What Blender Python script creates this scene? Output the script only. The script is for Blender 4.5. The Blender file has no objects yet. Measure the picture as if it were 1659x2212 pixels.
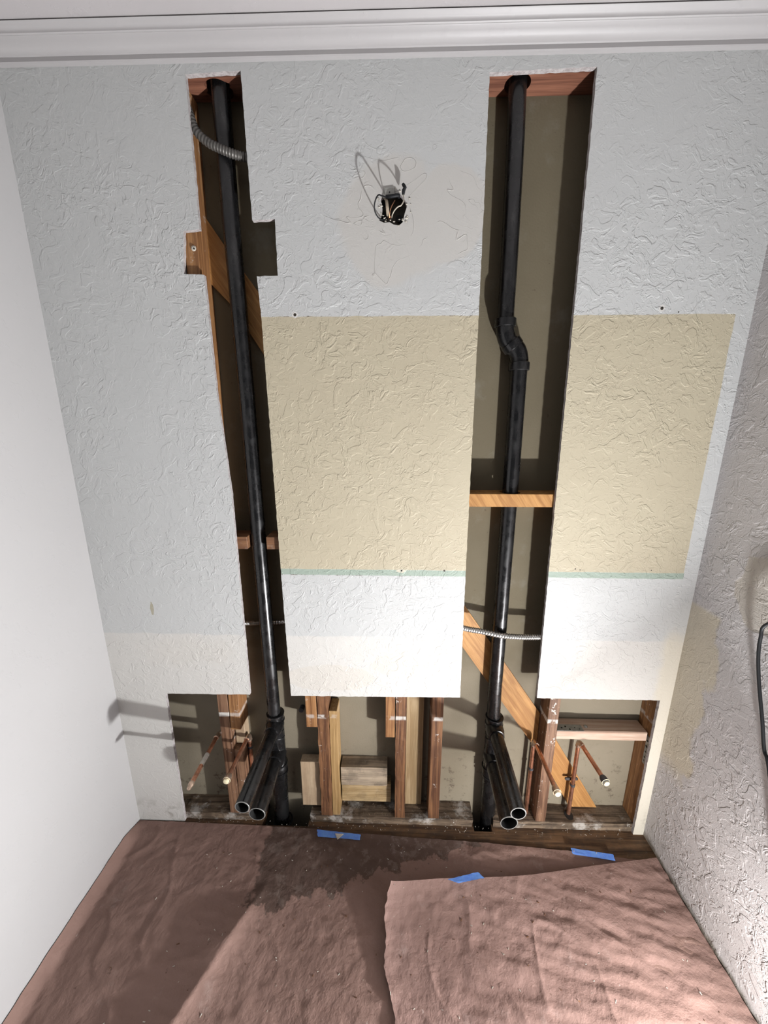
import bpy, bmesh, math, random
from mathutils import Vector, Matrix, noise
from mathutils.geometry import tessellate_polygon

# ------------------------------------------------------------------ camera, light, exposure
S = bpy.context.scene
C = S.collection
IW, IH, FPX = 1659.0, 2212.0, 810.0
YAW, PITCH, ROLL, CAMH, CAMY = .0269, .2356, .0012, 1.6248, -1.2
_cy, _sy = math.cos(YAW), math.sin(YAW)
FWD = Vector((-_sy*math.cos(PITCH), _cy*math.cos(PITCH), -math.sin(PITCH)))
_r0 = Vector((_cy, _sy, 0)); _u0 = _r0.cross(FWD)
RT = math.cos(ROLL)*_r0 + math.sin(ROLL)*_u0
UP = -math.sin(ROLL)*_r0 + math.cos(ROLL)*_u0
CP = Vector((0, CAMY, CAMH))
cam_d = bpy.data.cameras.new('camera'); cam = bpy.data.objects.new('camera', cam_d); C.objects.link(cam)
cam_d.sensor_fit = 'VERTICAL'; cam_d.sensor_height = 24; cam_d.sensor_width = 18
cam_d.lens = FPX/IH*24; cam_d.clip_start = .02
cam.matrix_world = Matrix(((RT.x, UP.x, -FWD.x, CP.x), (RT.y, UP.y, -FWD.y, CP.y), (RT.z, UP.z, -FWD.z, CP.z), (0, 0, 0, 1)))
S.camera = cam

def ray(px, py): return FWD + (px-IW/2)/FPX*RT - (py-IH/2)/FPX*UP
def at(px, py, Y=0.0):
    d = ray(px, py); return CP + d*((Y-CP.y)/d.y)
def atz(px, py, Z=0.0):
    d = ray(px, py); return CP + d*((Z-CP.z)/d.z)
def atx(px, py, X):
    d = ray(px, py); return CP + d*(X/d.x)

world = bpy.data.worlds.new('world'); S.world = world; world.use_nodes = True
world.node_tree.nodes['Background'].inputs[0].default_value = (.90, .94, 1, 1)
world.node_tree.nodes['Background'].inputs[1].default_value = .05

LAMP = Vector((.85, -.835, .20))
def area(name, loc, target, size, power, color):
    l = bpy.data.lights.new(name, 'AREA'); l.shape = 'DISK'; l.size = size; l.energy = power; l.color = color
    o = bpy.data.objects.new(name, l); C.objects.link(o); o.location = loc
    o.rotation_euler = (Vector(target)-Vector(loc)).to_track_quat('-Z', 'Y').to_euler(); return o
# the floor-standing work light: tilted heads made up to spread its brightness, out of frame at the lower right
area('work_light_up', LAMP, LAMP+Vector((-.54, -.54, .64)), .06, 64, (.97, .98, 1.0))
area('work_light_back', LAMP, LAMP+Vector((.08, -.80, .75)), .06, 42, (.97, .98, 1.0))
area('work_light_wall', LAMP, LAMP+Vector((-.42, .25, .92)), .06, 5, (.97, .98, 1.0))
area('work_light_low', LAMP, LAMP+Vector((-.45, .85, -.20)), .06, 7.5, (1, .98, .96))

S.view_settings.view_transform = 'Standard'; S.view_settings.look = 'None'
S.view_settings.gamma = 1; S.view_settings.use_curve_mapping = False
S.view_settings.exposure = 0.69

# ------------------------------------------------------------------ room numbers (metres)
XL, XR = -1.0547, 1.0194          # side walls
ZC = 2.571                        # ceiling
T = .0127                         # drywall thickness = front of the studs
YB = .090                         # face of the drywall of the next room
random.seed(7)

# ------------------------------------------------------------------ material helpers
KA = .62                          # overall paint and wood reflectance against the exposure
class G:
    def __init__(s, name, rough=.6, metal=0.0, spec=.5):
        s.m = bpy.data.materials.new(name); s.m.use_nodes = True
        s.nt = s.m.node_tree; s.b = s.nt.nodes['Principled BSDF']
        s.b.inputs['Roughness'].default_value = rough; s.b.inputs['Metallic'].default_value = metal
        s.b.inputs['Specular IOR Level'].default_value = spec
        geo = s.n('ShaderNodeNewGeometry'); s.pos = geo.outputs['Position']; s.geo = geo
        sep = s.n('ShaderNodeSeparateXYZ'); s.link(s.pos, sep.inputs[0])
        s.X, s.Y, s.Z = sep.outputs
    def n(s, t): return s.nt.nodes.new(t)
    def link(s, a, b): s.nt.links.new(a, b)
    def put(s, v, inp):
        if isinstance(v, bpy.types.NodeSocket): s.link(v, inp)
        elif isinstance(v, tuple) and inp.type == 'RGBA' and len(v) == 3: inp.default_value = (v[0]*KA, v[1]*KA, v[2]*KA, 1)
        else: inp.default_value = v
    def f(s, op, a, b=0.0, c=0.0):
        n = s.n('ShaderNodeMath'); n.operation = op
        for v, i in zip((a, b, c), n.inputs): s.put(v, i)
        return n.outputs[0]
    def mul(s, a, b): return s.f('MULTIPLY', a, b)
    def add(s, a, b): return s.f('ADD', a, b)
    def gt(s, a, b): return s.f('GREATER_THAN', a, b)
    def lt(s, a, b): return s.f('LESS_THAN', a, b)
    def ss(s, v, a, b, lo=0.0, hi=1.0):
        n = s.n('ShaderNodeMapRange'); n.interpolation_type = 'SMOOTHSTEP'
        for k, x in zip(range(5), (v, a, b, lo, hi)): s.put(x, n.inputs[k])
        return n.outputs[0]
    def scale(s, v, xyz):
        n = s.n('ShaderNodeVectorMath'); n.operation = 'MULTIPLY'; s.put(v, n.inputs[0]); n.inputs[1].default_value = xyz; return n.outputs[0]
    def noise(s, sc, detail=2.0, rough=.5, dist=0.0, vec=None):
        n = s.n('ShaderNodeTexNoise'); s.put(s.pos if vec is None else vec, n.inputs['Vector'])
        n.inputs['Scale'].default_value = sc; n.inputs['Detail'].default_value = detail
        n.inputs['Roughness'].default_value = rough; n.inputs['Distortion'].default_value = dist
        return n.outputs['Fac']
    def voro(s, sc, vec=None):
        n = s.n('ShaderNodeTexVoronoi'); s.put(s.pos if vec is None else vec, n.inputs['Vector']); n.inputs['Scale'].default_value = sc
        return n.outputs['Distance']
    def mix(s, fac, a, b):
        n = s.n('ShaderNodeMix'); n.data_type = 'RGBA'
        s.put(fac, n.inputs[0]); s.put(a, n.inputs[6]); s.put(b, n.inputs[7]); return n.outputs[2]
    def bump(s, h, dist=.001, strength=1.0):
        n = s.n('ShaderNodeBump'); n.inputs['Distance'].default_value = dist; n.inputs['Strength'].default_value = strength
        s.put(h, n.inputs['Height']); s.link(n.outputs[0], s.b.inputs['Normal'])
    def color(s, c): s.put(c, s.b.inputs['Base Color']); return s
    def rough(s, c): s.put(c, s.b.inputs['Roughness']); return s
    def box(s, x0, x1, z0, z1, wob=.0, u=None, v=None, soft=.0015):
        """1 inside a rectangle of the wall (x across, z up), slightly wavy edges"""
        u = s.X if u is None else u; v = s.Z if v is None else v
        if wob:
            w = s.f('MULTIPLY_ADD', s.noise(18, 4), 2*wob, -wob); u = s.add(u, w); v = s.add(v, w)
        r = s.mul(s.ss(u, x0-soft, x0+soft), s.ss(u, x1-soft, x1+soft, 1.0, 0.0))
        r = s.mul(r, s.ss(v, z0-soft, z0+soft)); return s.mul(r, s.ss(v, z1-soft, z1+soft, 1.0, 0.0))
    def blob(s, cx, cz, rx, rz, wob=.35, u=None, soft=.03, sc=9):
        u = s.X if u is None else u
        a = s.f('POWER', s.f('DIVIDE', s.add(u, -cx), rx), 2.0); b = s.f('POWER', s.f('DIVIDE', s.add(s.Z, -cz), rz), 2.0)
        d = s.f('SQRT', s.add(a, b)); d = s.add(d, s.f('MULTIPLY_ADD', s.noise(sc, 4), 2*wob, -wob))
        return s.ss(d, 1-soft, 1+soft, 1.0, 0.0)
    def mx(s, *a):
        r = a[0]
        for k in a[1:]: r = s.f('MAXIMUM', r, k)
        return r

def knockdown(g, smooth=None, k=1.0, sc=1.0, extra=None):
    """hand-trowelled texture: flattened islands with thin crisp rims, brush lines between"""
    n1 = g.noise(24*sc, 3.5, .55, 1.0); n2 = g.noise(54*sc, 3, .55, 1.3)
    i1 = g.ss(n1, .515, .575); i2 = g.ss(n2, .53, .60)
    rim = g.mul(g.ss(g.f('ABSOLUTE', g.add(n1, -.44)), 0.0, .022, 1.0, 0.0), g.ss(g.noise(9, 2), .44, .56))
    wv = g.noise(10, 2, .5, .3, g.scale(g.pos, (3, 3, 32)))
    wv = g.mul(wv, g.ss(g.noise(5, 2), .5, .6))
    h = g.add(g.add(g.mul(i1, 1.0), g.mul(i2, .45)), g.add(g.mul(rim, .45), g.mul(wv, .6)))
    h = g.mul(h, g.ss(g.noise(3.2, 3), .32, .58, .35, 1.1))
    fine = g.mul(g.noise(260, 2), .3)
    if smooth is not None: h = g.mul(h, g.f('MULTIPLY_ADD', smooth, -.85, 1.0))
    if extra is not None: h = g.add(h, extra)
    swell = g.mul(g.noise(5, 2), .8)
    g.bump(g.add(g.add(h, fine), swell), .0013*k)

WHITE = (.72, .725, .71)
def mat_wall_back():
    g = G('painted_texture_wall', .62, spec=.35)
    z0, z1, zm = 1.133, 1.926, 1.112
    n = g.noise(3.2, 4)
    low = g.ss(g.add(g.Z, g.mul(g.noise(14, 3), .02)), .882, .890, 1.0, 0.0)
    cream = g.mx(g.box(-.43, .972, z0, z1, .0035))
    green = g.box(-.43, .974, zm, z0, .002)
    skim = g.mx(g.blob(-.01, 2.16, .16, .155, .5, soft=.10, sc=5), g.blob(.16, 2.17, .11, .12, .5, soft=.06, sc=6))
    tan = g.mul(g.mx(g.blob(-.22, .70, .17, .055, .7, sc=7), g.blob(.03, .76, .12, .05, .7, sc=8), g.mul(g.blob(-.75, .80, .16, .06, .9, soft=.3, sc=6), .4)), .6)
    edge = g.mul(g.mul(g.ss(g.add(g.X, g.mul(g.noise(9, 4), .10)), .985, 1.02), g.ss(g.add(g.Z, g.mul(g.noise(8, 4), .2)), .95, 1.05, 1.0, 0.0)), .75)
    c = g.mix(n, (.66, .67, .66), (.72, .73, .72))
    c = g.mix(low, c, (.78, .765, .725))
    c = g.mix(g.mul(skim, .75), c, (.70, .675, .63))
    c = g.mix(tan, c, (.76, .715, .64))
    c = g.mix(edge, c, (.84, .78, .64))
    cc = g.mix(g.noise(4, 3), (.60, .53, .385), (.65, .585, .43))
    c = g.mix(cream, c, cc)
    c = g.mix(green, c, (.42, .51, .43))
    # chipped line under the mirror and above it
    chip = g.mul(g.mul(g.ss(g.noise(48, 4, .7), .54, .6), g.ss(g.noise(4, 2), .42, .52)), g.mx(g.mul(g.box(-.43, .97, zm-.002, zm+.0012, .0015, soft=.0006), .7), g.mul(g.box(-.43, .97, z1-.0006, z1+.0016, .001, soft=.0005), .8)))
    c = g.mix(chip, c, (.16, .12, .09))
    # grime at the foot of the left strip, scuffs
    foot = g.mul(g.ss(g.Z, .0, .16, 1.0, 0.0), g.ss(g.noise(16, 5, .65), .5, .66))
    c = g.mix(g.mul(foot, .75), c, (.33, .29, .24))
    c = g.mix(g.blob(-.862+.0, .975, .006, .024, .5, sc=60), c, (.50, .47, .36))
    for (px, py) in ((637, 680), (1430, 666)):
        p = at(px, py); r = math.hypot(0, 0)
        c = g.mix(g.blob(p.x, p.z, .0085, .0085, .2, sc=80), c, (.85, .83, .79)); c = g.mix(g.blob(p.x, p.z, .0045, .0045, .1), c, (.05, .04, .03))
    for (px, py, s_) in ((868, 1232, .004), (960, 1233, .0035), (1243, 1229, .002), (1253, 1231, .0018), (1407, 1232, .0018), (1466, 674, .002)):
        p = at(px, py); c = g.mix(g.blob(p.x, p.z, s_, s_, .5, sc=100), c, (.06, .05, .04))
    p = at(867, 1233); c = g.mix(g.mul(g.blob(p.x, p.z, .017, .007, .9, sc=70), g.f('SUBTRACT', 1.0, g.blob(p.x, p.z, .004, .004, .3))), c, (.80, .74, .60))
    near = g.blob(-.005, 2.17, .24, .17, .4, soft=.3, sc=5)
    crack = g.mul(g.mul(g.ss(g.f('ABSOLUTE', g.add(g.noise(8, 2, .5, .8), -.5)), .0, .006, 1.0, 0.0), near), g.ss(g.noise(11, 2), .42, .5))
    c = g.mix(g.mul(crack, .22), c, (.42, .38, .33))
    g.color(c)
    sm = g.mx(g.mul(skim, .9), g.mul(g.ss(g.Z, 2.05, 2.45), .6), g.mul(g.ss(g.X, -.55, -.95), .35), g.mul(g.ss(g.Z, .50, .30, 0.0, 1.0), .6), edge)
    knockdown(g, sm, .58, .95, extra=g.mul(crack, .9))
    return g.m
def mat_wall_right():
    g = G('painted_texture_side_wall', .6, spec=.35)
    y = g.Y
    c = g.mix(g.noise(4, 3), (.66, .63, .63), (.71, .685, .68))
    tan = g.mul(g.ss(g.add(y, g.mul(g.noise(11, 4), .16)), -.05, -.03), g.mul(g.ss(g.Z, .34, .45), g.ss(g.Z, 1.02, 1.04, 1.0, 0.0)))
    tan2 = g.mul(g.blob(-.23, 1.17, .10, .11, .45, u=y), .8)
    c = g.mix(g.mul(tan, .85), c, (.74, .67, .52)); c = g.mix(tan2, c, (.66, .61, .54))
    base = g.mul(g.ss(g.add(g.Z, g.mul(g.noise(30, 4), .03)), .018, .045, 1.0, 0.0), .85)
    c = g.mix(base, c, (.20, .16, .11)); g.color(c)
    knockdown(g, g.mx(g.mul(tan, .8), g.mul(tan2, .6)), 1.55, .75); return g.m
def mat_plain(name, a, b, sc=4, bump=.25, rough=.6):
    g = G(name, rough, spec=.35); g.color(g.mix(g.noise(sc, 3), a, b))
    g.bump(g.add(g.mul(g.noise(230, 3), .3*bump), g.add(g.mul(g.noise(3, 2), 1.5), g.mul(g.ss(g.noise(30, 4, .6), .58, .66), bump))), .0012); return g.m
def mat_gypsum():
    g = G('cut_gypsum_core', .9, spec=.15); g.color(g.mix(g.ss(g.noise(90, 4, .7), .4, .65), (.62, .58, .57), (.42, .38, .37)))
    g.bump(g.noise(220, 4, .7), .002); return g.m
def mat_backing():
    g = G('grey_tan_paper_backing', .85, spec=.2)
    c = g.mix(g.noise(6, 4, .6), (.185, .155, .10), (.235, .20, .135))
    spots = g.ss(g.noise(70, 3, .6), .69, .73); c = g.mix(g.mul(spots, .55), c, (.12, .09, .06))
    dust = g.mul(g.ss(g.noise(9, 5, .65), .55, .75), .28); c = g.mix(dust, c, (.38, .36, .31))
    lowdust_lit = g.mul(g.ss(g.add(g.Z, g.mul(g.noise(7, 3), .3)), .75, 1.0, 1.0, 0.0), g.ss(g.noise(5, 4), .2, .7, .5, .9)); c = g.mix(lowdust_lit, c, (.36, .315, .235))  # pale low dust, with the stronger light down there painted into its colour
    dirt = g.mul(g.ss(g.Z, .03, .45, 1.0, 0.0), g.mul(g.ss(g.noise(22, 5, .7), .54, .66), .8)); c = g.mix(dirt, c, (.10, .075, .05))
    g.color(c); g.bump(g.noise(180, 3), .0006); return g.m
def mat_wood(name, dark, light, axis='z', smear=0.0, knots=.25, rough=.62, dirt=.0, smear_col=(.72, .69, .64)):
    g = G(name, rough, spec=.35)
    st = {'z': (1, 1, .05), 'x': (.05, 1, 1), 'd': (.6, 1, .32)}[axis]
    v = g.scale(g.pos, st)
    if axis == 'd':                                    # grain along the diagonal brace (falls to the right)
        a = g.add(g.mul(g.X, .83), g.mul(g.Z, .56)); b = g.add(g.mul(g.X, .56), g.mul(g.Z, -.83))
        cb = g.n('ShaderNodeCombineXYZ'); g.put(a, cb.inputs[0]); g.put(g.Y, cb.inputs[1]); g.put(g.mul(b, .06), cb.inputs[2]); v = cb.outputs[0]
    gr = g.noise(75, 4, .62, .6, v); gr2 = g.noise(220, 2, .6, .2, v)
    c = g.mix(g.ss(gr, .34, .66), dark, light)
    c = g.mix(g.mul(g.ss(gr2, .55, .7), .35), c, dark)
    kn = g.mul(g.ss(g.voro(9), .0, .055, 1.0, 0.0), knots*2.4); c = g.mix(kn, c, tuple(x*.3 for x in dark))
    c = g.mix(g.mul(g.ss(g.noise(7, 3), .5, .72), .5), c, dark)
    if dirt: c = g.mix(g.mul(g.ss(g.noise(18, 5, .7), .44, .62), dirt), c, (.045, .033, .024))
    if smear:
        wide = g.ss(g.noise(11, 5, .7), .52, .66) if 'sill' in name else 0.0
        band = g.mul(g.ss(g.f('ABSOLUTE', g.add(g.Z, -.522)), .004, .012, 1.0, 0.0), g.ss(g.noise(40, 3), .38, .55))
        spl = g.mul(g.ss(g.noise(34, 5, .72), .60, .66), g.ss(g.noise(6, 2), .46, .6))
        c = g.mix(g.mul(g.mx(band, spl) if 'sill' not in name else g.mx(spl, g.mul(wide, .7)), smear), c, smear_col)
    g.color(c); g.bump(g.add(gr, g.mul(gr2, .5)), .0012); return g.m
def mat_simple(name, col, rough=.4, metal=0.0, spec=.5, var=.0, bumpd=0.0, sc=60):
    g = G(name, rough, metal, spec)
    if var: g.color(g.mix(g.ss(g.noise(sc, 4, .65), .35, .7), col, tuple(min(1, x*(1+var)+var*.02) for x in col)))
    else: g.color(col)
    if bumpd: g.bump(g.noise(sc*3, 3), bumpd)
    return g.m
def mat_abs():
    g = G('black_plastic_pipe', .3, spec=.5)
    dust = g.ss(g.noise(60, 5, .75, .3, g.scale(g.pos, (1, 1, .25))), .5, .75); sp = g.ss(g.noise(420, 2, .6), .68, .72)
    g.color(g.mix(g.mx(g.mul(dust, .30), g.mul(sp, .55)), (.008, .008, .0085), (.085, .082, .08)))
    g.rough(g.ss(g.noise(24, 4, .6), .35, .7, .2, .42)); g.bump(g.noise(60, 3), .0002); return g.m
def mat_paper(name, a, b, stain):
    g = G(name, .78, spec=.25)
    c = g.mix(g.noise(6, 5, .65), a, b)
    c = g.mix(g.mul(g.ss(g.noise(2.2, 3), .45, .65), .35), c, tuple(x*.72 for x in a))
    if stain:
        # dried water stain with ragged edges, running along the wall
        w = g.f('MULTIPLY_ADD', g.noise(13, 5, .65), .22, -.11); y = g.add(g.Y, w)
        x = g.add(g.X, g.f('MULTIPLY_ADD', g.noise(20, 5, .6), .12, -.06))
        edge = g.add(g.f('MULTIPLY', g.add(x, .47), -.42), .0)          # the far side narrows to the right
        m = g.mul(g.ss(x, -.50, -.485), g.ss(x, .42, .62, 1.0, 0.0))
        m = g.mul(m, g.ss(g.f('SUBTRACT', y, g.f('MULTIPLY_ADD', x, .30, -.165)), .0, .012))
        c = g.mix(g.mul(m, .78), c, (.085, .055, .042))
        m2 = g.mul(m, g.ss(g.noise(26, 5, .7), .52, .60)); c = g.mix(g.mul(m2, .5), c, (.25, .19, .16))
    sp = g.ss(g.noise(30, 4, .7), .68, .72); c = g.mix(g.mul(sp, .6), c, (.12, .07, .05))
    ch = g.ss(g.noise(45, 3, .6), .73, .76); c = g.mix(g.mul(ch, .5), c, (.62, .52, .47))
    chalk = g.ss(g.noise(5, 6, .75), .58, .72); c = g.mix(g.mul(chalk, .25), c, (.60, .50, .46))
    g.color(c)
    g.bump(g.add(g.add(g.mul(g.noise(40, 5, .6), 1.0), g.mul(g.noise(14, 3, .5, .5), 1.5)), g.mul(g.noise(300, 2), .12)), .0035); return g.m

M = dict(
    back=mat_wall_back(), right=mat_wall_right(),
    left=mat_plain('painted_left_wall', (.53, .52, .515), (.555, .545, .54)),
    ceil=mat_plain('painted_ceiling', (.50, .475, .475), (.53, .50, .50)),
    trim=mat_plain('painted_crown', (.48, .46, .46), (.50, .485, .48), bump=.1, rough=.45),
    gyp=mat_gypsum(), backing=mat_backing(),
    stud=mat_wood('old_brown_stud_wood', (.10, .04, .018), (.30, .145, .065), 'z', .9),
    stud2=mat_wood('orange_stud_wood', (.24, .105, .038), (.46, .235, .095), 'z', .55),
    stud3=mat_wood('yellow_stud_wood', (.38, .23, .09), (.58, .38, .17), 'z', .35, .1),
    studp=mat_wood('plaster_splashed_stud_wood', (.12, .055, .028), (.34, .19, .11), 'z', 1.6),
    brace=mat_wood('honey_pine_brace', (.44, .205, .06), (.68, .36, .12), 'd', .0, .35),
    block=mat_wood('reddish_block_wood', (.17, .075, .035), (.36, .18, .085), 'x', .15, .15),
    block2=mat_wood('light_block_wood', (.46, .31, .14), (.72, .53, .29), 'x', .2, .35, dirt=.25),
    block3=mat_wood('tan_block_wood', (.50, .36, .23), (.66, .51, .34), 'z', .15, .1, dirt=.1),
    weathered=mat_wood('weathered_board', (.25, .20, .15), (.62, .50, .36), 'x', .5, .3, dirt=.35),
    pink=mat_wood('fresh_pine_wood', (.60, .40, .29), (.80, .62, .49), 'x', .0, .12),
    osb=mat_wood('speckled_board', (.38, .26, .13), (.58, .43, .25), 'z', .0, .1, dirt=.0),
    sill=mat_wood('dirty_sill_wood', (.07, .045, .028), (.30, .22, .15), 'x', .9, .2, dirt=.5),
    topw=mat_wood('dark_red_wood', (.16, .06, .035), (.32, .135, .08), 'x', .0, .2),
    floor=mat_wood('stained_subfloor_wood', (.07, .035, .016), (.21, .115, .055), 'x', .25, .15, dirt=.45, smear_col=(.45, .40, .33)),
    void=mat_simple('dark_earth', (.02, .016, .012), .95),
    abs=mat_abs(), abscut=mat_simple('cut_pipe_rim', (.20, .20, .19), .45, var=.3),
    inside=mat_simple('pipe_inside', (.004, .004, .004), .6),
    copper=mat_simple('copper_pipe', (1.2, .60, .38), .3, .9, var=-.5, sc=35),
    solder=mat_simple('soldered_fitting', (1.0, .74, .56), .3, .85, var=-.4, sc=80),
    brass=mat_simple('bright_cap_end', (1.2, 1.1, .75), .4, .15),
    flex=mat_simple('galvanised_flexible_conduit', (.95, .93, .88), .3, .85, var=-.4),
    flexd=mat_simple('dull_flexible_conduit', (.20, .19, .175), .5, .6, var=-.3),
    steel=mat_simple('galvanised_plate', (.50, .50, .46), .5, .55, var=-.3),
    iron=mat_simple('dark_clamp', (.10, .10, .11), .5, .5, var=.3),
    hole=mat_simple('punched_hole', (.012, .01, .008), .9),
    box=mat_simple('dark_box_metal', (.075, .066, .05), .55, .4, var=.5),
    rubber=mat_simple('black_insulation', (.009, .010, .012), .6, spec=.3),
    wwire=mat_simple('cream_insulation', (.72, .66, .54), .5),
    bwire=mat_simple('beige_fabric_sheath', (.33, .27, .20), .8, var=.4),
    cwire=mat_simple('bare_copper_wire', (.72, .36, .20), .3, .9),
    tape=mat_simple('blue_painter_tape', (.14, .32, .95), .65, var=.3, bumpd=.0006, sc=50),
    plaster=mat_simple('plaster_chip', (.62, .58, .50), .9, var=.3),
    pap1=mat_paper('brown_floor_paper', (.30, .185, .150), (.37, .235, .195), True),
    pap2=mat_paper('pink_brown_floor_paper', (.33, .205, .172), (.39, .25, .215), False),
)

# ------------------------------------------------------------------ object helpers
def tag(o, label=None, cat=None, group=None, kind=None):
    if label: o['label'] = label
    if cat: o['category'] = cat
    if group: o['group'] = group
    if kind: o['kind'] = kind
    return o
def obj(name, bm, mats, parent=None, base=None, smooth=False):
    """link the bmesh as one object; world-space mesh, origin moved to base"""
    me = bpy.data.meshes.new(name)
    bmesh.ops.recalc_face_normals(bm, faces=bm.faces)
    if base is None:
        vs = [v.co for v in bm.verts]
        base = Vector(((min(v.x for v in vs)+max(v.x for v in vs))/2, (min(v.y for v in vs)+max(v.y for v in vs))/2, min(v.z for v in vs)))
    base = Vector(base)
    for v in bm.verts: v.co -= base
    bm.to_mesh(me); bm.free()
    for m in (mats if isinstance(mats, (list, tuple)) else [mats]): me.materials.append(m)
    if smooth:
        me.polygons.foreach_set('use_smooth', [True]*len(me.polygons))
        try: me.set_sharp_from_angle(angle=math.radians(38))
        except Exception: pass
    o = bpy.data.objects.new(name, me); C.objects.link(o)
    if parent is not None:
        o.parent = parent
        w = base.copy(); p = parent
        while p is not None: w -= p.location; p = p.parent
        o.location = w
    else: o.location = base
    return o
def thing(name, label, cat, loc, group=None):
    o = bpy.data.objects.new(name, None); C.objects.link(o); o.location = loc; o.empty_display_size = .05
    return tag(o, label, cat, group)
def box_bm(x0, x1, y0, y1, z0, z1, bev=.0012, lean=0.0, rag=0.0, bm=None, seg=1, mi=0):
    """a sawn timber: bevelled box, optionally leaning (top shifted in x) and with ragged surface"""
    b = bmesh.new(); v = bmesh.ops.create_cube(b, size=1)['verts']
    for q in v: q.co = Vector(((x0+x1)/2+q.co.x*(x1-x0), (y0+y1)/2+q.co.y*(y1-y0), (z0+z1)/2+q.co.z*(z1-z0)))
    if rag:
        L = max(x1-x0, z1-z0); n = max(2, int(L/.02))
        es = [e for e in b.edges if abs((e.verts[0].co-e.verts[1].co).length-L) < 1e-5]
        bmesh.ops.subdivide_edges(b, edges=es, cuts=n, use_grid_fill=True)
    elif bev: bmesh.ops.bevel(b, geom=b.edges[:], offset=bev, segments=1, affect='EDGES')
    for q in b.verts:
        if rag:
            p = q.co*38+Vector((7.3, 1.1, x0*9)); q.co += Vector((noise.noise(p), noise.noise(p+Vector((9, 2, 4)))*.6, noise.noise(p+Vector((3, 8, 1)))*.5))*rag
        q.co.x += lean*(q.co.z-z0)
    if mi:
        for f_ in b.faces: f_.material_index = mi
    if bm is None: return b
    me = bpy.data.meshes.new('tmp'); b.to_mesh(me); b.free(); bm.from_mesh(me); bpy.data.meshes.remove(me); return bm
def frames(pts):
    n = len(pts); tans = [(pts[min(i+1, n-1)]-pts[max(i-1, 0)]).normalized() for i in range(n)]
    up = Vector((0, 0, 1)) if abs(tans[0].z) < .9 else Vector((0, 1, 0))
    nrm = tans[0].cross(up).normalized(); out = []
    for t in tans:
        nrm = (nrm - t*nrm.dot(t)).normalized(); out.append((nrm, t.cross(nrm)))
    return out
def tube(pts, r, seg=20, caps=True, bm=None, mi=0, flat=1.0):
    pts = [Vector(p) for p in pts]; bm = bm or bmesh.new(); fr = frames(pts); rings = []
    for i, p in enumerate(pts):
        rr = r[i] if isinstance(r, (list, tuple)) else r
        rings.append([bm.verts.new(p+fr[i][0]*math.cos(a)*rr+fr[i][1]*math.sin(a)*rr*flat) for a in [2*math.pi*k/seg for k in range(seg)]])
    for a, b in zip(rings, rings[1:]):
        for k in range(seg):
            f_ = bm.faces.new((a[k], a[(k+1) % seg], b[(k+1) % seg], b[k])); f_.material_index = mi
    if caps:
        bm.faces.new(rings[0][::-1]).material_index = mi; bm.faces.new(rings[-1]).material_index = mi
    return bm
def spline(ctrl, n):
    c = [Vector(p) for p in ctrl]; c = [2*c[0]-c[1]]+c+[2*c[-1]-c[-2]]; out = []
    segs = len(c)-3
    for i in range(n+1):
        t = i/n*segs; k = min(int(t), segs-1); u = t-k; p0, p1, p2, p3 = c[k:k+4]
        out.append(.5*((2*p1)+(p2-p0)*u+(2*p0-5*p1+4*p2-p3)*u*u+(3*p1-p0-3*p2+p3)*u**3))
    return out
def hollow(p0, p1, ro, ri, seg=36):
    """open-ended pipe from p0 (joined end) to p1 (cut end): outside, rim, dark bore"""
    p0, p1 = Vector(p0), Vector(p1); bm = bmesh.new(); d = (p1-p0).normalized(); fr = frames([p0, p1])[0]
    def ring(c, r): return [bm.verts.new(c+fr[0]*math.cos(2*math.pi*k/seg)*r+fr[1]*math.sin(2*math.pi*k/seg)*r) for k in range(seg)]
    A, B, B2, Cc, D = ring(p0, ro), ring(p1-d*.001, ro), ring(p1, ro-.0008), ring(p1, ri), ring(p0+d*.02, ri)
    for a, b, mi in ((A, B, 0), (B, B2, 1), (B2, Cc, 1), (Cc, D, 2)):
        for k in range(seg): bm.faces.new((a[k], a[(k+1) % seg], b[(k+1) % seg], b[k])).material_index = mi
    bm.faces.new(A[::-1]); bm.faces.new(D).material_index = 2; return bm
def extrude_poly(outer, holes, y0, y1, front_mi=0, rim_mi=1):
    """flat sheet in the x-z plane between y0 (front) and y1 (back), with holes"""
    loops = [[Vector((p[0], p[1], 0)) for p in outer]]+[[Vector((p[0], p[1], 0)) for p in h] for h in holes]
    flat = [p for l in loops for p in l]; bm = bmesh.new()
    F = [bm.verts.new((p.x, y0, p.y)) for p in flat]; B = [bm.verts.new((p.x, y1, p.y)) for p in flat]
    for t in tessellate_polygon(loops):
        try: bm.faces.new([F[i] for i in t]).material_index = front_mi; bm.faces.new([B[i] for i in t][::-1]).material_index = rim_mi
        except ValueError: pass
    k = 0
    for l in loops:
        n = len(l)
        for i in range(n):
            a, b = k+i, k+(i+1) % n
            bm.faces.new((F[a], F[b], B[b], B[a])).material_index = rim_mi
        k += n
    return bm
def jag(pts, amp=.0012, step=.012, seed=0):
    out = []
    for a, b in zip(pts, pts[1:]):
        a, b = Vector(a), Vector(b); L = (b-a).length; n = max(1, int(L/step)); d = (b-a).normalized(); nn = Vector((-d.y, d.x))
        for i in range(n):
            p = a.lerp(b, i/n)
            if i: p = p+nn*amp*noise.noise(Vector((p.x*60+seed, p.y*60, seed)))*1.6
            out.append(p)
    out.append(Vector(pts[-1])); return out

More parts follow.
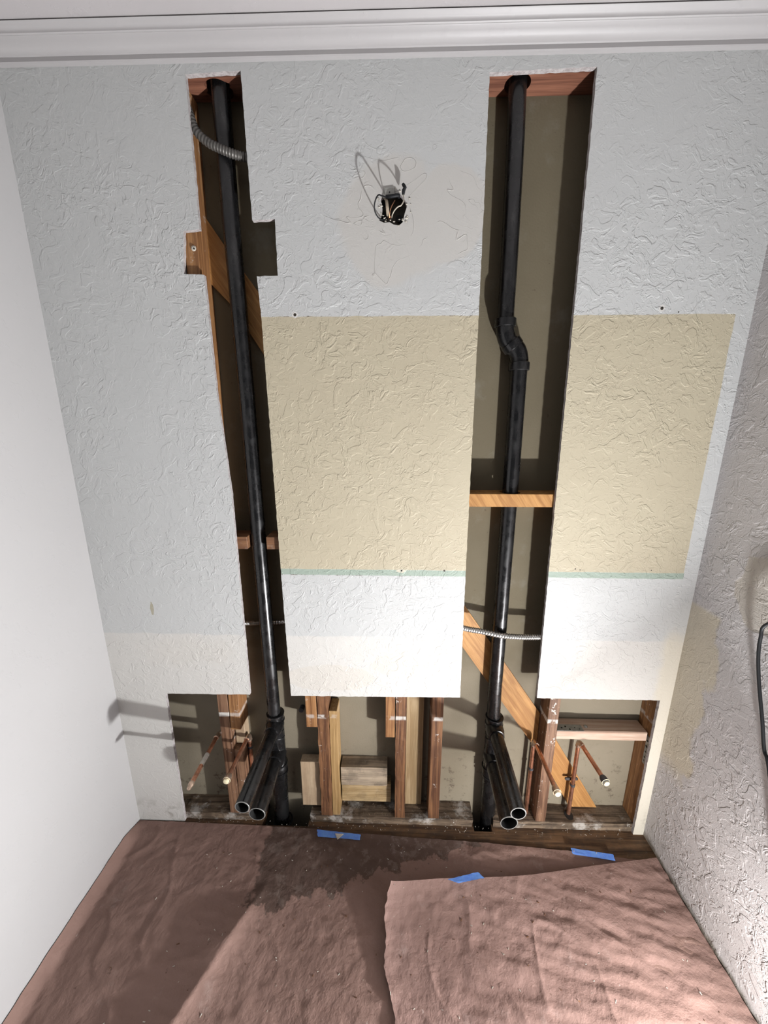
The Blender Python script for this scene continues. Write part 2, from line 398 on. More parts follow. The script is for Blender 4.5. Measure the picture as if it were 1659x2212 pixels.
# ------------------------------------------------------------------ room shell
cut = [(-.863, -.004), (-.862, .6215), (-.537, .6245),
       (-.536, .952), (-.535, 1.405), (-.551, 1.71), (-.554, 2.038), (-.6125, 2.041), (-.600, 2.149), (-.554, 2.153), (-.551, 2.504),
       (-.405, 2.509), (-.404, 2.331), (-.402, 2.173), (-.338, 2.176), (-.339, 2.034), (-.400, 2.033), (-.395, 1.919), (-.390, 1.35), (-.386, .95), (-.381, .6225),
       (.251, .6305), (.246, 1.121), (.244, 1.6), (.240, 2.25), (.236, 2.494),
       (.506, 2.5), (.514, 2.0), (.518, 1.7), (.525, 1.125), (.533, .6345), (.979, .6355), (.979, -.002)]
cutj = [Vector(cut[0])]+jag(cut, .0009, .007)[1:-1]+[Vector(cut[-1])]
outer = [Vector((XL, -.004)), *cutj, Vector((XR, -.004)), Vector((XR, ZC)), Vector((XL, ZC))]
bx_px = [(825, 440), (821, 432), (828, 424), (838, 419), (852, 416), (866, 421), (875, 433), (879, 446), (874, 462), (870, 480), (862, 487), (850, 485), (842, 480), (829, 481), (819, 476), (824, 464), (826, 452)]
hole = [Vector((at(x, y).x, at(x, y).z)) for x, y in bx_px]
tag(obj('wall_back', extrude_poly(outer, [hole], 0, T), [M['back'], M['gyp']], base=(0, 0, 0)),
    'white textured back wall with two tall cut slots, cream mirror patches and open foot', kind='structure')
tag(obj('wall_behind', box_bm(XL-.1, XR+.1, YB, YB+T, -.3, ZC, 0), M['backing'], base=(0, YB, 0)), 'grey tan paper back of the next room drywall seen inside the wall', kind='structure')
tag(obj('wall_left', box_bm(XL-.03, XL, -1.7, YB, -.004, ZC, 0), M['left'], base=(XL, -1, 0)), 'smooth off-white left side wall', kind='structure')
tag(obj('wall_right', box_bm(XR, XR+.03, -1.7, YB, -.004, ZC, 0), M['right'], base=(XR, -1, 0)), 'grey white trowelled right side wall with tan patches', kind='structure')
tag(obj('ceiling', box_bm(XL-.03, XR+.03, -1.7, YB+T, ZC, ZC+.03, 0), M['ceil'], base=(0, -1, ZC)), 'plain pale ceiling above the crown moulding', kind='structure')
# floor: boards with gaps where the drains go down
bm = bmesh.new()
for (a, b, c_, d) in ((XL-.03, XR+.03, -1.7, -.006), (XL-.03, -.535, -.006, YB), (-.345, .338, -.006, YB), (.412, XR+.03, -.006, YB)):
    box_bm(a, b, c_, d, -.03, 0, .0, bm=bm)
tag(obj('floor', bm, M['floor'], base=(0, -1, 0)), 'dark stained subfloor showing along the foot of the wall', kind='structure')
bm = box_bm(XL-.03, XR+.03, -.5, YB, -.32, -.30, 0); box_bm(XL-.03, XR+.03, -.52, -.5, -.32, -.03, 0, bm=bm)
tag(obj('floor_void', bm, M['void'], base=(0, 0, -.3)), kind='structure')
o = bpy.data.objects['floor_void']; o.name = 'underfloor_box'  # dark box added under the floor so no world light shows through the gaps
# crown moulding: a profile run along the wall
prof = [(0, 2.526), (-.0125, 2.5245), (-.0145, 2.527), (-.0145, 2.5365), (-.0165, 2.5385), (-.0205, 2.5383), (-.027, 2.5385), (-.034, 2.5425), (-.040, 2.548), (-.045, 2.5535), (-.0465, 2.5545),
        (-.0475, 2.5535), (-.0500, 2.5530), (-.0525, 2.5545), (-.0530, 2.5570), (-.0545, 2.5600), (-.058, 2.5620), (-.0615, 2.5640), (-.0645, 2.5665), (-.0668, 2.5675), (-.0640, 2.5690), (-.0640, ZC), (0, ZC)]
bm = bmesh.new(); n = len(prof)
xs = [XL+(XR-XL)*k/40 for k in range(41)]
ring = [[bm.verts.new((x, y, z+.0004*noise.noise(Vector((x*9, y*20, 3))))) for y, z in prof] for x in xs]
for a, b in zip(ring, ring[1:]):
    for k in range(n): bm.faces.new((a[k], a[(k+1) % n], b[(k+1) % n], b[k]))
tag(obj('trim_1', bm, M['trim'], base=(0, 0, 2.52), smooth=True), 'white crown moulding where wall meets ceiling', kind='structure')

# ------------------------------------------------------------------ framing
def timber(name, label, cat, m, x0, x1, y0, y1, z0, z1, lean=0, rag=0, group=None, bev=.0014):
    o = obj(name, box_bm(x0, x1, y0, y1, z0, z1, bev, lean, rag), M[m]); return tag(o, label, cat, group)
ZS = .036
timber('wall_stud', 'plaster-spotted brown stud standing behind the leftmost copper stub-out', 'stud', 'studp', -.673, -.633, T, YB, ZS, 2.5)
timber('wall_stud', 'short cut-off stud ending above the second copper stub from the left', 'stud', 'stud2', -.631, -.592, T, YB, .452, 2.5, lean=.0135)
timber('cripple_stud', 'plaster-smeared short stud piece on the sill beside the left drain pipes', 'stud', 'studp', -.630, -.592, T+.004, .07, ZS, .352, rag=.006)
timber('wall_stud', 'cut-off orange stud stub right of the left drain stack', 'stud', 'stud2', -.333, -.291, T, .052, .472, 2.5)
timber('wall_stud', 'split dark brown stud left of the yellow stud on the middle sill', 'stud', 'stud', -.289, -.245, T, .078, ZS, 2.5, rag=.004)
timber('wall_stud', 'yellow pine stud nailed to the right side of the split brown stud', 'stud', 'stud3', -.2435, -.213, T+.003, .086, ZS, .545)
timber('wall_stud', 'cut-off orange stud stub with ragged end in the middle of the opening', 'stud', 'stud2', -.026, .0095, T, .052, .432, 2.04)
timber('wall_stud', 'brown stud standing left of the speckled upright board', 'stud', 'stud', .0135, .0535, T, .078, ZS, 2.04, rag=.003)
timber('backing_board', 'speckled tan upright board against the backing between two brown studs', 'board', 'osb', .056, .126, .070, YB, ZS, 2.04)
timber('wall_stud', 'straight brown stud standing right of the speckled board', 'stud', 'stud', .150, .194, T, .086, ZS, 2.5)
timber('wall_stud', 'white-streaked brown stud between the two right copper stub-outs', 'stud', 'studp', .588, .628, T, YB, ZS, 2.5)
timber('wall_stud', 'end stud behind the right drywall edge with a nail plate on its side', 'stud', 'stud2', .983, 1.019, T, YB, ZS, 2.5)
timber('bottom_plate', 'dirty sill plate left of the left drain pipes', 'sill plate', 'sill', XL+.002, -.545, T, YB, 0, ZS-.0005, rag=.004)
timber('bottom_plate', 'grey splintered sill plate between the two drain stacks', 'sill plate', 'sill', -.338, .334, T, YB, 0, ZS-.0005, rag=.005)
timber('bottom_plate', 'plaster-dusted sill plate right of the right drain pipes', 'sill plate', 'sill', .418, XR-.002, T, YB, 0, ZS-.0005, rag=.004)
timber('blocking', 'pale tan wood block between left drain stack and split brown stud', 'block', 'block3', -.371, -.293, .030, .068, .066, .287)
timber('blocking', 'upper of two short boards between the middle studs, grey weathered', 'block', 'weathered', -.207, -.018, .034, .088, .172, .262, rag=.002)
timber('blocking', 'lower of two short boards between the middle studs, clean yellow', 'block', 'block2', -.207, -.004, .048, .088, .073, .166, rag=.001)
timber('blocking', 'cut red block end left of the pipe in the left slot', 'block', 'block', -.590, -.502, T, YB, 1.198, 1.243)
timber('blocking', 'cut red block end right of the pipe in the left slot', 'block', 'block', -.436, -.335, T, YB, 1.198, 1.243)
timber('blocking', 'pale beige block behind the left studs just above the copper elbow', 'block', 'block3', -.631, -.5925, .045, .088, .356, .45)

def plate_hole(x0, x1, y0, y1, z0, z1, cx, cy, r, seg=32, wob=0):
    """horizontal block with a drilled pipe hole; the square outline is matched to the circle"""
    bm = bmesh.new()
    def sq(a):
        c, s = math.cos(a), math.sin(a); tx = ((x1-cx) if c > 0 else (cx-x0))/max(abs(c), 1e-6); ty = ((y1-cy) if s > 0 else (cy-y0))/max(abs(s), 1e-6)
        t = min(tx, ty); return cx+c*t, cy+s*t
    angs = sorted([2*math.pi*k/seg for k in range(seg)]+[math.atan2(b-cy, a-cx) % (2*math.pi) for a in (x0, x1) for b in (y0, y1)])
    R = {}
    for key, z in (('t', z1), ('b', z0)):
        R['o'+key] = [bm.verts.new((*sq(a), z)) for a in angs]
        R['i'+key] = [bm.verts.new((cx+math.cos(a)*r*(1+wob*noise.noise(Vector((a*2, 1, 3)))), cy+math.sin(a)*r, z)) for a in angs]
    n = len(angs)
    for k in range(n):
        j = (k+1) % n
        for a, b in (('ot', 'it'), ('it', 'ib'), ('ib', 'ob'), ('ob', 'ot')): bm.faces.new((R[a][k], R[a][j], R[b][j], R[b][k]))
    return bm
tag(obj('top_plate', plate_hole(-.60, -.335, T, YB, 2.505, 2.543, -.485, .051, .036, wob=.3), M['topw']), 'dark drilled plank closing the top of the left slot', 'plate')
tag(obj('top_plate', plate_hole(.198, .586, T, YB, 2.503, 2.541, .322, .051, .034), M['topw']), 'red drilled plank closing the top of the right slot', 'plate')
tag(obj('blocking', plate_hole(.198, .5865, T, YB, 1.354, 1.396, .389, .0515, .0335), M['brace']), 'golden drilled block crossing the right slot with the pipe through it', 'block')
def brace(pts, label, y0=.0775, y1=.0895):
    o = extrude_poly(pts, [], y0, y1, 0, 0); return tag(obj('diagonal_brace', o, M['brace']), label, 'brace')
brace([(-.629, 2.305), (-.629, 2.10), (-.511, 1.978), (-.336, 1.70), (-.336, 1.70+.0), (-.336, 1.71), (-.34, 1.715), (-.36, 1.74), (-.336, 1.70)][:4] + [(-.336, 1.735), (-.336, 1.895), (-.505, 2.124)],
      'orange diagonal brace crossing behind the pipe in the left slot')
brace([(.198, 1.062), (.198, .89), (.272, .782), (.568, .355), (.586, .322), (.586, .500), (.582, .506), (.263, .966)],
      'honey pine diagonal brace crossing behind the pipe in the right slot')
brace([(.629, .432), (.629, .262), (.754, .037), (.868, .037)], 'foot of the pine brace resting on the sill right of the streaked stud')

# fresh pine block with its strap and screw
t = thing('blocking', 'fresh pink pine block with punched metal strap, right end of the opening', 'block', (.80, .05, .432))
obj('timber', box_bm(.6295, .9765, T+.008, .088, .433, .4735, .0035), M['pink'], t)
st = obj('nail_strap', box_bm(.632, .735, .020, .052, .4738, .4752, .0003), M['steel'], t)
bm = bmesh.new()
for k, (x, y) in enumerate(((.655, .034), (.672, .041), (.684, .028), (.706, .036), (.722, .030))):
    tube([(x, y, .4750), (x, y, .4757)], .0034 if k < 3 else .0022, 12, bm=bm)
obj('screw_hole', bm, M['hole'], st)
bm = tube([(.752, .045, .4738), (.752, .045, .478)], [.0075, .005], 14); obj('screw_head', bm, M['steel'], t)
t = tag(obj('nail_plate', box_bm(.9805, .9828, .014, .030, .33, .455, .0004), M['steel']), 'galvanised nail plate on the side of the end stud', 'plate')
bm = bmesh.new()
for z, r in ((.435, .004), (.41, .005), (.385, .003), (.36, .003), (.345, .002)): tube([(.9808, .022, z), (.9799, .022, z)], r, 10, bm=bm)
obj('nail_hole', bm, M['hole'], t)

# ------------------------------------------------------------------ drain stacks
def ringband(c, d, r, w, bm=None, seg=32):
    c, d = Vector(c), Vector(d).normalized()
    return tube([c-d*w/2, c-d*w/2+d*.0012, c+d*w/2-d*.0012, c+d*w/2], [r-.0015, r, r, r-.0015], seg, bm=bm)
def stack(label, upper, fit_c, zt, zb, lower, stub_ends, stub_r, hubs_x):
    t = thing('drain_stack', label, 'drain pipe', (lower[1][0], lower[1][1], -.06))
    for pts, r in upper: obj('vent_pipe', tube(pts, r, 32), M['abs'], t, smooth=True)
    x, y = fit_c
    f = obj('double_tee_fitting', tube([(x, y, zt), (x, y, zt-.03), (x, y, zt-.034), (x, y, zb+.034), (x, y, zb+.03), (x, y, zb)], [.0325, .0325, .0300, .0300, .0325, .0325], 32), M['abs'], t, smooth=True)
    for z in (zt-.001, zt-.031, zb+.031):
        obj('collar', ringband((x, y, z), (0, 0, 1), .0345, .006), M['abs'], f, smooth=True)
    bm = bmesh.new()
    for k, z in enumerate((zt-.055, zt-.075, zt-.105)):
        pts = [(x+.0305*math.cos(a), y+.0305*math.sin(a), z+.016*math.sin(a*.5)*math.cos(a+k)) for a in [math.pi+math.pi*j/24 for j in range(25)]]
        tube(pts, .0016, 8, bm=bm)
    obj('moulding_seam', bm, M['abs'], f, smooth=True)
    for e, r in zip(stub_ends, stub_r):
        e = Vector(e); s0 = Vector((x+(e.x-x)*.05, y, e.z+.012)); d = (e-s0).normalized()
        hb = obj('branch_hub', tube([s0, s0+d*.030, s0+d*.052, s0+d*.053], [.034, .0345, r+.0045, r+.001], 32), M['abs'], t, smooth=True)
        obj('stub_pipe', hollow(s0+d*.02, e, r, r-.0035), [M['abs'], M['abscut'], M['inside']], t, smooth=True)
    obj('drop_pipe', tube([lower[0], lower[1]], .030, 32), M['abs'], t, smooth=True)
    obj('collar', ringband((lower[0][0], lower[0][1], zb-.012), (0, 0, 1), .0335, .012), M['abs'], t, smooth=True)
    return t
stack('black plastic drain stack rising through the left slot, two open stubs at its foot',
      [([(-.481, .0505, 2.568), (-.4815, .0505, 2.2), (-.4765, .0505, 1.7), (-.474, .048, 1.16), (-.467, .045, .47)], .0245)],
      (-.463, .045), .505, .235, ((-.463, .045, .235), (-.472, .047, -.16)),
      ((-.469, -.285, .448), (-.464, -.198, .308)), (.0240, .0290), None)
E_ = .035
stack('black plastic drain stack with a double elbow bend rising through the right slot',
      [([(.320, .0515, 2.568), (.328, .0515, 2.35), (.333, .0515, 2.1), (.3345, .0515, 1.92)], .0240),
       ([(.386, .0515, 1.80), (.3895, .0515, 1.50), (.3905, .0515, 1.10), (.393, .0515, .60), (.397, .0515, .47)], .0255)],
      (.400, .0515), .505, .235, ((.402, .0515, .235), (.407, .0515, -.16)),
      ((.392, -.280, .448), (.397, -.203, .308)), (.0248, .0300), None)
rt = [o for o in C.objects if o.name.startswith('drain_stack')][1]
p1, p2, p3, p4 = Vector((.3345, .0515, 1.925)), Vector((.336, .0515, 1.885)), Vector((.384, .0515, 1.825)), Vector((.386, .0515, 1.785))
el = obj('elbow', tube(spline([p1, p1.lerp(p2, .7), p2+Vector((.008, 0, -.014)), p2.lerp(p3, .5)], 16), .0275, 32), M['abs'], rt, smooth=True)
obj('hub', ringband(p1+Vector((0, 0, -.008)), (0, 0, 1), .0315, .024), M['abs'], el, smooth=True)
mid = p2.lerp(p3, .5); dd = (p3-p2).normalized()
obj('hub', ringband(mid, dd, .0315, .022), M['abs'], el, smooth=True)
el = obj('elbow', tube(spline([mid, p3+Vector((-.008, 0, .014)), p3.lerp(p4, .3), p4], 16), .0275, 32), M['abs'], rt, smooth=True)
obj('hub', ringband(p4+Vector((0, 0, .008)), (0, 0, 1), .0315, .024), M['abs'], el, smooth=True)
# flange ring in the floor hole under the left stack
tag(obj('floor_flange', tube([(-.465+.037*math.cos(a), .047+.036*math.sin(a), -.04) for a in [2*math.pi*k/40 for k in range(41)]], .0035, 8, False), M['rubber'], smooth=True),
    'black ring around the left drop pipe in the floor gap', 'ring')

# ------------------------------------------------------------------ copper stub-outs
def copper(label, ex, ez, tip, riser=None, cap='M', clip=None, side=None, wrap=False):
    ey = .050; t = thing('copper_stub_out', label, 'copper pipe', (ex, ey, riser if riser is not None else ez-.01))
    e = Vector((ex, ey, ez)); tip = Vector(tip); d = (tip-e).normalized(); s = e+d*.016
    obj('stub_pipe', tube([s, tip-d*.012], .0078, 20), M['copper'], t, smooth=True)
    if riser is not None: obj('riser_pipe', tube([(ex, ey, ez-.016), (ex, ey, riser)], .0078, 20), M['copper'], t, smooth=True); dn = Vector((0, 0, -1))
    else: dn = Vector((side, 0, 0)); obj('feed_pipe', tube([e+dn*.015, e+dn*.022], .0078, 20), M['copper'], t, smooth=True)
    pts = [e+dn*.026, e+dn*.016, e+dn*.007+d*.002, e+dn*.002+d*.007, e+d*.016, e+d*.026]
    el = obj('elbow', tube(pts, [.0096, .0096, .0094, .0094, .0096, .0096], 20), M['solder'], t, smooth=True)
    bm = ringband(e+dn*.025, dn, .0107, .003); ringband(e+d*.025, d, .0107, .003, bm=bm); obj('solder_ring', bm, M['solder'], el, smooth=True)
    if cap == 'pointed':
        obj('cap', tube([tip-d*.024, tip-d*.014, tip-d*.012, tip, tip+d*.004], [.0095, .0098, .0085, .0065, .002], 20), M['solder'], t, smooth=True)
    else:
        c = obj('cap', tube([tip-d*.028, tip-d*.022, tip-d*.006, tip-d*.004], [.0088, .0122, .0132, .0125], 24), M['iron' if cap == 'dark' else 'solder'], t, smooth=True)
        obj('cap_end', tube([tip-d*.005, tip+d*.001, tip+d*.002], [.0098, .0098, .008], 24), M['brass'], c, smooth=True)
        obj('cap_rim', ringband(tip-d*.006, d, .0140, .0022), M['brass'], c, smooth=True)
    if clip:
        for z, ear in clip:
            c = obj('pipe_clamp', ringband((ex, ey, z), (0, 0, 1), .0098, .011), M['iron'], t, smooth=True)
            if ear:
                obj('clamp_ear', box_bm(ex-.028, ex+.024, ey+.0095, ey+.0115, z+.012, z+.024, .003), M['iron'], c)
    if wrap: obj('paper_label', tube([e+(tip-e)*.42, e+(tip-e)*.62], .0083, 20), M['plaster'], t, smooth=True)
    return t
copper('leftmost copper stub-out, thin with a pointed cap and paper wrap', -.7015, .400, (-.700, -.185, .394), None, 'pointed', side=1, wrap=True)
copper('copper stub-out with round cap left of the left drain stubs', -.578, .395, (-.586, -.150, .388), ZS, 'M', clip=[(.335, False)])
copper('copper stub-out rising beside the white-streaked stud, right of the drain stubs', .5625, .400, (.567, -.165, .390), ZS, 'M', clip=[(.262, False)])
copper('rightmost copper stub-out under the fresh pine block, clamped to the brace', .738, .401, (.756, -.120, .388), ZS, 'dark', clip=[(.185, True)])

sp_ = [o for o in C.objects if o.name == 'bottom_plate.002'][0]
bm = bmesh.new(); ang = [2*math.pi*k/22 for k in range(22)]
for z in (ZS+.0006,):
    bm.faces.new([bm.verts.new((.736+.017*math.cos(a)*(1+.25*noise.noise(Vector((a*2, 3, 1)))), .043+.021*math.sin(a)*(1+.3*noise.noise(Vector((a*2, 1, 8)))), z)) for a in ang])
obj('ragged_hole', bm, M['hole'], sp_)
# ------------------------------------------------------------------ armoured cables
def conduit(label, ctrl, r, pitch, m, deep=.16):
    pts = spline(ctrl, 600); L = sum((b-a).length for a, b in zip(pts, pts[1:])); n = int(L/pitch*8)
    pts = spline(ctrl, n); rad = [r*(1-deep*abs(math.cos(math.pi*i/8))**2.0) for i in range(n+1)]
    return tag(obj('flexible_conduit', tube(pts, rad, 18), M[m], smooth=True), label, 'conduit')
conduit('dull ribbed metal conduit curving across the top of the left slot', [at(380, 205, .034), at(400, 225, .028), at(410, 248, .0205), at(424, 283, .016), at(450, 308, .013), at(478, 322, .012), at(505, 333, .0155), at(532, 340, .0255), at(570, 348, .04)], .0117, .0085, 'flexd')
conduit('short ribbed conduit passing behind the pipe low in the left slot', [at(500, 1344, .060), at(528, 1346, .066), at(548, 1346, .076), at(570, 1345, .0808), at(600, 1344, .0808), at(650, 1340, .0808)], .0085, .0075, 'flex')
conduit('bright ribbed metal conduit crossing in front of the right pipe', [at(945, 1330, .05), at(975, 1345, .03), at(1003, 1357, .016), at(1040, 1364, .0145), at(1085, 1373, .0138), at(1125, 1376, .0145), at(1163, 1376, .018), at(1200, 1374, .03)], .0105, .0082, 'flex')

# ------------------------------------------------------------------ junction box and its wires
t = thing('junction_box', 'round dark electrical box with loose wires in the ragged wall hole', 'electrical box', at(850, 487, .03))
c0 = at(850, 455, .02)
bm = bmesh.new(); seg = 28; R = .045
rings = [[bm.verts.new((c0.x+R*math.cos(a)*k, y, c0.z+R*math.sin(a)*k)) for a in [2*math.pi*j/seg for j in range(seg)]] for k, y in ((1, T+.001), (1, .038), (.92, .040))]
for a, b in zip(rings, rings[1:]):
    for k in range(seg): bm.faces.new((a[k], a[(k+1) % seg], b[(k+1) % seg], b[k]))
bm.faces.new(rings[-1]); obj('box_shell', bm, M['box'], t, smooth=True)
def wire(name, m, pts, px, flat=1.0, par=t):
    P = [at(x, y, Y) for x, y, Y in pts]; r = px*.5*(at(851, 450).x-at(850, 450).x)
    return obj(name, tube(spline(P, 12*len(P)), r, 10, flat=flat), M[m], par, smooth=True)
p = at(840, 416, -.001)
b_ = box_bm(-.017, .017, -.001, .001, -.0125, .0125, .0008)
for v in b_.verts: v.co = Vector((p.x+v.co.x*(1 if v.co.z < 0 else .8), -.0015+v.co.y, p.z+v.co.z+.08*v.co.x))
br = obj('mounting_bracket', b_, M['steel'], t)
q = at(841.5, 415, -.0028); obj('screw_hole', tube([q, q+Vector((0, -.0006, 0))], .0016, 10), M['hole'], br)
wire('cable_sleeve', 'rubber', [(831, 425, .004), (845, 424, -.006), (860, 422, -.004), (862, 425, .01)], 7)
wire('black_wire', 'rubber', [(836, 428, .02), (834, 426, -.01), (824, 422.6, -.038), (818, 421, -.046), (813, 427, -.048), (809, 441, -.044), (809.5, 455, -.032), (815, 467, -.018), (823, 474, -.006), (831, 474, .004), (836, 468, .015)], 2.7)
wire('cream_wire', 'wwire', [(846, 473, .022), (847.5, 464, -.010), (852.6, 454, -.036), (860, 446.5, -.050), (866.5, 443.5, -.050), (872, 433, -.036), (871, 421, -.018)], 2.3)
wire('sheathed_wire', 'bwire', [(832, 430, .004), (835, 434, -.006), (837, 450, -.008), (838, 462, .004), (840, 470, .022)], 7.5, .5)
wire('bare_wire', 'cwire', [(853, 433, .004), (849, 440, -.004), (845, 448, -.004), (842, 460, .002), (840, 475, .012)], 2)
wire('bare_wire', 'cwire', [(846, 446, .01), (843, 456, .004), (841, 466, .006), (843, 472, .01)], 1.6)
wire('bare_wire', 'cwire', [(838, 448, .012), (840, 462, .006), (845, 470, .010)], 1.5)
for (x, y, r) in ((861.5, 473, .0055), (830, 466, .006), (830, 440, .005)):
    p = at(x, y, .036); kn = obj('knockout', tube([p, p+Vector((0, -.003, 0))], r*1.6, 18), M['rubber'], t, smooth=True)
P = [at(871, 421, -.015), at(872, 411, -.017), at(875, 404.5, -.019), at(870, 397, -.018)]
nt = obj('wire_nut', tube([P[0], P[0].lerp(P[1], .5), P[1], P[2], P[2].lerp(P[3], .5), P[3]], [.0030, .0042, .0046, .0046, .0044, .0034], 12), M['rubber'], t, smooth=True)
# white flakes of plaster round the hole
random.seed(3); bm = bmesh.new()
for k in range(34):
    a = random.uniform(2.6, 5.9) if k % 3 else random.uniform(0, 6.28); rr = random.uniform(.034, .050)
    p = Vector((c0.x+.002+rr*math.cos(a), -.0006, c0.z+rr*math.sin(a))); s_ = random.uniform(.0012, .005)
    vs = [bm.verts.new(p+Vector((s_*math.cos(b), -random.uniform(0, .0012), s_*.6*math.sin(b)))) for b in (0, 1.5, 3, 4.6)]
    ctr = bm.verts.new(p+Vector((0, -.0018, 0)))
    for i in range(4): bm.faces.new((vs[i], vs[(i+1) % 4], ctr))
tag(obj('plaster_flakes', bm, M['plaster']), 'crumbled plaster rim around the electrical box hole', 'plaster', kind='stuff')

# screw hole in stud at the left notch
t = tag(obj('drill_hole', tube([at(419, 537, T-.0005), at(419, 537, T-.004)], [.0075, .0045], 14), M['plaster']), 'white-rimmed screw hole in the stud at the left notch', 'screw hole')
obj('bore', tube([at(419, 537, T-.0038), at(419, 537, T-.005)], .0025, 10), M['hole'], t)
p = at(652, 1530, .078)
tag(obj('pipe_end', tube([(p.x, .089, p.z), (p.x, .066, p.z)], [.009, .010], 18), M['iron'], smooth=True), 'small grey pipe end poking from the backing right of the left stack', 'pipe')

# black power cord hanging on the right
pts = [Vector((.985, -1.15, .85)), Vector((.985, -.80, 1.08)), Vector((.99, -.48, 1.18)), Vector((.995, -.34, 1.16))]+[atx(x, y, X) for x, y, X in ( (1655, 1350, .997), (1643, 1378, .998), (1638, 1420, .998), (1640, 1480, 1.0), (1647, 1560, 1.0), (1651, 1620, 1.0), (1662, 1670, .998))]+[Vector((.998, -.47, .45)), Vector((.995, -.60, .12)), Vector((.97, -.68, .035)), Vector((.90, -.80, .03))]
tag(obj('power_cord', tube(spline(pts, 160), .0042, 12), M['rubber'], smooth=True), 'black power cord hanging against the right wall at the frame edge', 'cord')

# ------------------------------------------------------------------ floor paper
def fz(x, y, k):
    p = Vector((x, y, k))
    big = noise.noise(Vector((x*3.1, y*3.3, k)))*.0055
    rip = (noise.noise(Vector((x*10, y*38+x*6, k+4)))*.0042+noise.noise(Vector((x*5, y*16, k+8)))*.0035)*max(.15, min(1, noise.noise(Vector((x*2.2, y*2.2, k+6)))*2+.55+.3*x))
    sm = noise.noise(Vector((x*24, y*34, k+9)))*.0019
    cr = (1-abs(noise.noise(Vector((x*6+y*1.5, y*5, k+2)))*2.2))**7*.0026 if abs(noise.noise(Vector((x*6+y*1.5, y*5, k+2)))) < .45 else 0
    return big+rip+sm+cr
def sheet(name, label, nu, nv, fn, m):
    bm = bmesh.new(); g = [[bm.verts.new(fn(i/nu, j/nv)) for i in range(nu+1)] for j in range(nv+1)]
    for j in range(nv):
        for i in range(nu): bm.faces.new((g[j][i], g[j][i+1], g[j+1][i+1], g[j+1][i]))
    o = obj(name, bm, M[m], base=(0, -.5, 0), smooth=True)
    return tag(o, label, 'floor paper')
def lerp_list(L, t):
    t = max(L[0][0], min(L[-1][0], t))
    for a, b in zip(L, L[1:]):
        if t <= b[0]: return a[1]+(b[1]-a[1])*(t-a[0])/(b[0]-a[0])
topE = [(XL, -.004), (-.6, -.010), (-.3, -.018), (-.13, -.030), (.1, -.040), (.35, -.050), (.70, -.072), (.92, -.094), (XR, -.105)]
RA, RB = (-.478, -.285), (-.60, -.56)      # the ridge on the left half of the floor
def sh1(u, v):
    x = XL+.003+(XR-.004-XL-.003)*(u if u > .06 else u)
    y0 = lerp_list(topE, x)+.0025*noise.noise(Vector((x*30, 0, 1))); y = y0+(-1.15-y0)*v**1.15
    z = .0050+max(fz(x, y, 1.3), -.0045)*min(1, v*12+.15)
    # crease ridge: steep right side, long fall to the left
    rx = RA[0]+(RB[0]-RA[0])*((y-RA[1])/(RB[1]-RA[1])); act = max(0, min(1, (-.20-y)/.12))
    d = x-rx
    z += act*.024*(math.exp(-(d/.035)) if d > 0 else max(0, 1+d/.16)**1.4)
    if x < XL+.040:                        # turned up against the left wall
        tt = 1-(x-XL-.003)/.037; z += .030*tt**1.5*min(1, v*9)
    return Vector((x, y, z))
sheet('floor_paper', 'large brown protective paper sheet covering the floor up to the wall, water stained', 330, 190, sh1, 'pap1')
lE = [(0, .000), (.03, -.012), (.08, -.022), (.13, -.014), (.20, -.020), (.30, .012), (.42, .025), (.55, .024), (.70, .040), (.85, .038), (1, .055)]
def sh2(u, v):
    xl = lerp_list(lE, v)+.004*noise.noise(Vector((v*60, 2, 5)))
    x = xl+(XR-.008-xl)*u
    top = -.232+(-.090+.232)*max(0, u)**1.0 + .010*math.sin(u*9) * (1-u)
    y = top+(-1.15-top)*v
    z = .0120+fz(x, y, 7.7)*1.25*min(1, v*14+.2)
    up = math.exp(-v*12)*(.034*math.exp(-u*3.0)+.018)*max(0.0, 1-1.25*u)      # lifted far edge
    lf = .012*math.exp(-u*28)*math.exp(-v*3.0)
    return Vector((x, y, max(z, .009)+up+lf))
sheet('floor_paper', 'torn pinkish paper sheet lying over the right half of the floor', 250, 190, sh2, 'pap2')

def tape(label, quad, zz, curl=.0):
    P = [atz(x, y, zz) for x, y in quad]; bm = bmesh.new(); nu, nv = 14, 5; G_ = []
    for j in range(nv+1):
        row = []
        for i in range(nu+1):
            a = P[0].lerp(P[1], i/nu); b = P[3].lerp(P[2], i/nu); q = a.lerp(b, j/nv)
            q += Vector((0, .0012*noise.noise(Vector((i*.9, 0, zz*99))) if j in (0, nv) else 0, .0014*noise.noise(Vector((i*.5, j*.7, 3)))+.001+curl*(i/nu)))
            if i in (0, nu): q.x += .003*noise.noise(Vector((j*1.3, i, 6)))
            row.append(q)
        G_.append(row)
    top = [[bm.verts.new(q) for q in r] for r in G_]; bot = [[bm.verts.new(q-Vector((0, 0, .0004))) for q in r] for r in G_]
    for j in range(nv):
        for i in range(nu):
            bm.faces.new((top[j][i], top[j][i+1], top[j+1][i+1], top[j+1][i])); bm.faces.new((bot[j][i], bot[j+1][i], bot[j+1][i+1], bot[j][i+1]))
    return tag(obj('painter_tape', bm, M['tape'], smooth=True), label, 'tape', 'blue tape strips on the floor paper')
tape('blue tape strip with a plaster chip on it, below the middle studs', [(685, 1792), (779, 1803), (777, 1815), (686, 1807)], .010)
tape('blue tape strip at the right end of the paper, below the pine block', [(1233, 1832), (1324, 1846), (1329, 1860), (1237, 1845)], .011)
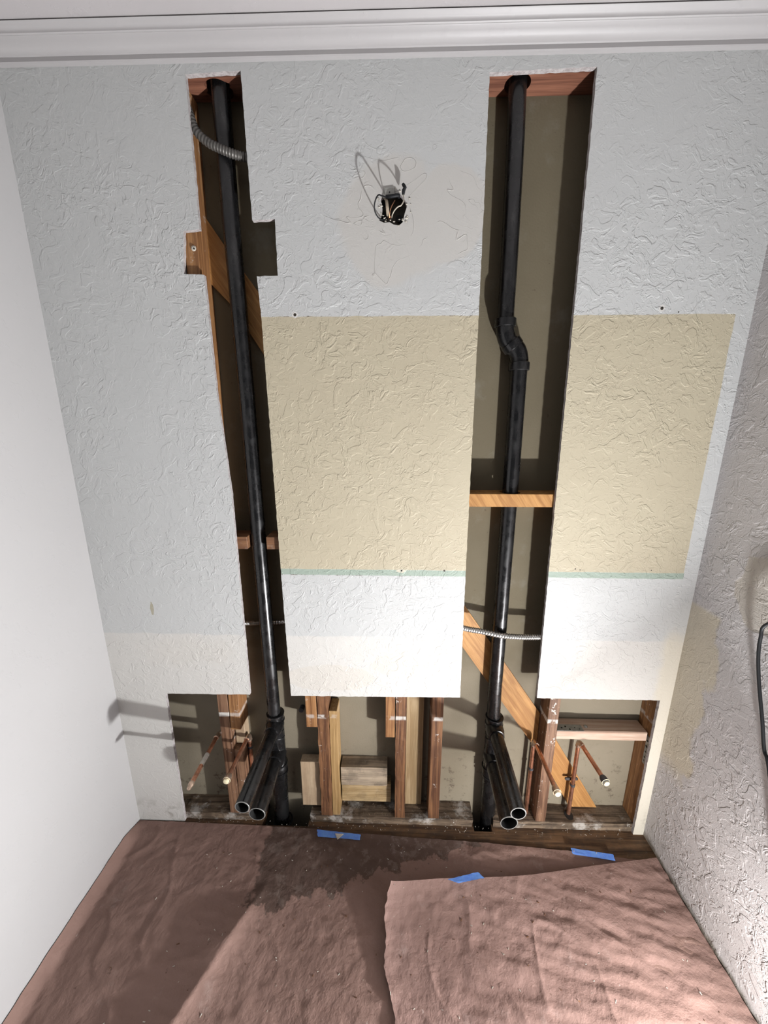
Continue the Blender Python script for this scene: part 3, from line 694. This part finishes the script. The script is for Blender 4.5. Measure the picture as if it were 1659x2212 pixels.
tape('small blue tape corner under the lifted torn sheet, middle of the floor', [(967, 1900), (1032, 1884), (1046, 1897), (990, 1908)], .046)
bm = bmesh.new(); P = [atz(x, y, .0135) for x, y in ((724, 1802), (742, 1803), (729, 1814))]
a = [bm.verts.new(p) for p in P]; b = [bm.verts.new(p+Vector((0, 0, .004))) for p in P]
bm.faces.new(a); bm.faces.new(b)
for i in range(3): bm.faces.new((a[i], a[(i+1) % 3], b[(i+1) % 3], b[i]))
tag(obj('plaster_chip', bm, M['plaster']), 'small triangular plaster chip lying on the left blue tape', 'debris')

# splinters and crumbs scattered on paper and sills
def crumbs(name, label, n, box, m, smin, smax, zf, seed):
    random.seed(seed); bm = bmesh.new()
    for k in range(n):
        x = random.uniform(box[0], box[1]); y = random.uniform(box[2], box[3]); s_ = random.uniform(smin, smax); L = random.uniform(1, 3.2); a = random.uniform(0, 3.14)
        z = zf(x, y)
        b = bmesh.ops.create_cube(bm, size=1)['verts']; Rm = Matrix.Rotation(a, 3, 'Z') @ Matrix.Rotation(random.uniform(-.5, .5), 3, 'Y')
        for v in b: v.co = Rm @ Vector((v.co.x*s_*L, v.co.y*s_*.7, v.co.z*s_*.6)) + Vector((x, y, z+s_*.3))
    return tag(obj(name, bm, M[m]), label, 'debris', kind='stuff')
def zpap(x, y):
    dg = bpy.context.evaluated_depsgraph_get()
    hit, loc, *_ = S.ray_cast(dg, Vector((x, y, .2)), Vector((0, 0, -1))); return loc.z if hit else .01
bpy.context.view_layer.update()
crumbs('plaster_crumbs', 'pale plaster crumbs scattered over the floor paper', 170, (-.9, .95, -.75, -.06), 'plaster', .0008, .0028, zpap, 1)
crumbs('wood_splinters', 'dark wood splinters scattered over the floor paper', 110, (-.88, .93, -.74, -.07), 'stud', .0009, .0032, zpap, 2)
crumbs('sill_rubble', 'crumbled debris lying on the middle sill plate', 160, (-.2, .33, .018, .085), 'sill', .001, .0035, lambda x, y: ZS+.002, 5)
crumbs('dust_fluff', 'gypsum crumbs along the gap at the foot of the wall', 130, (-.86, .97, -.012, .012), 'plaster', .0007, .0022, lambda x, y: .001, 6)
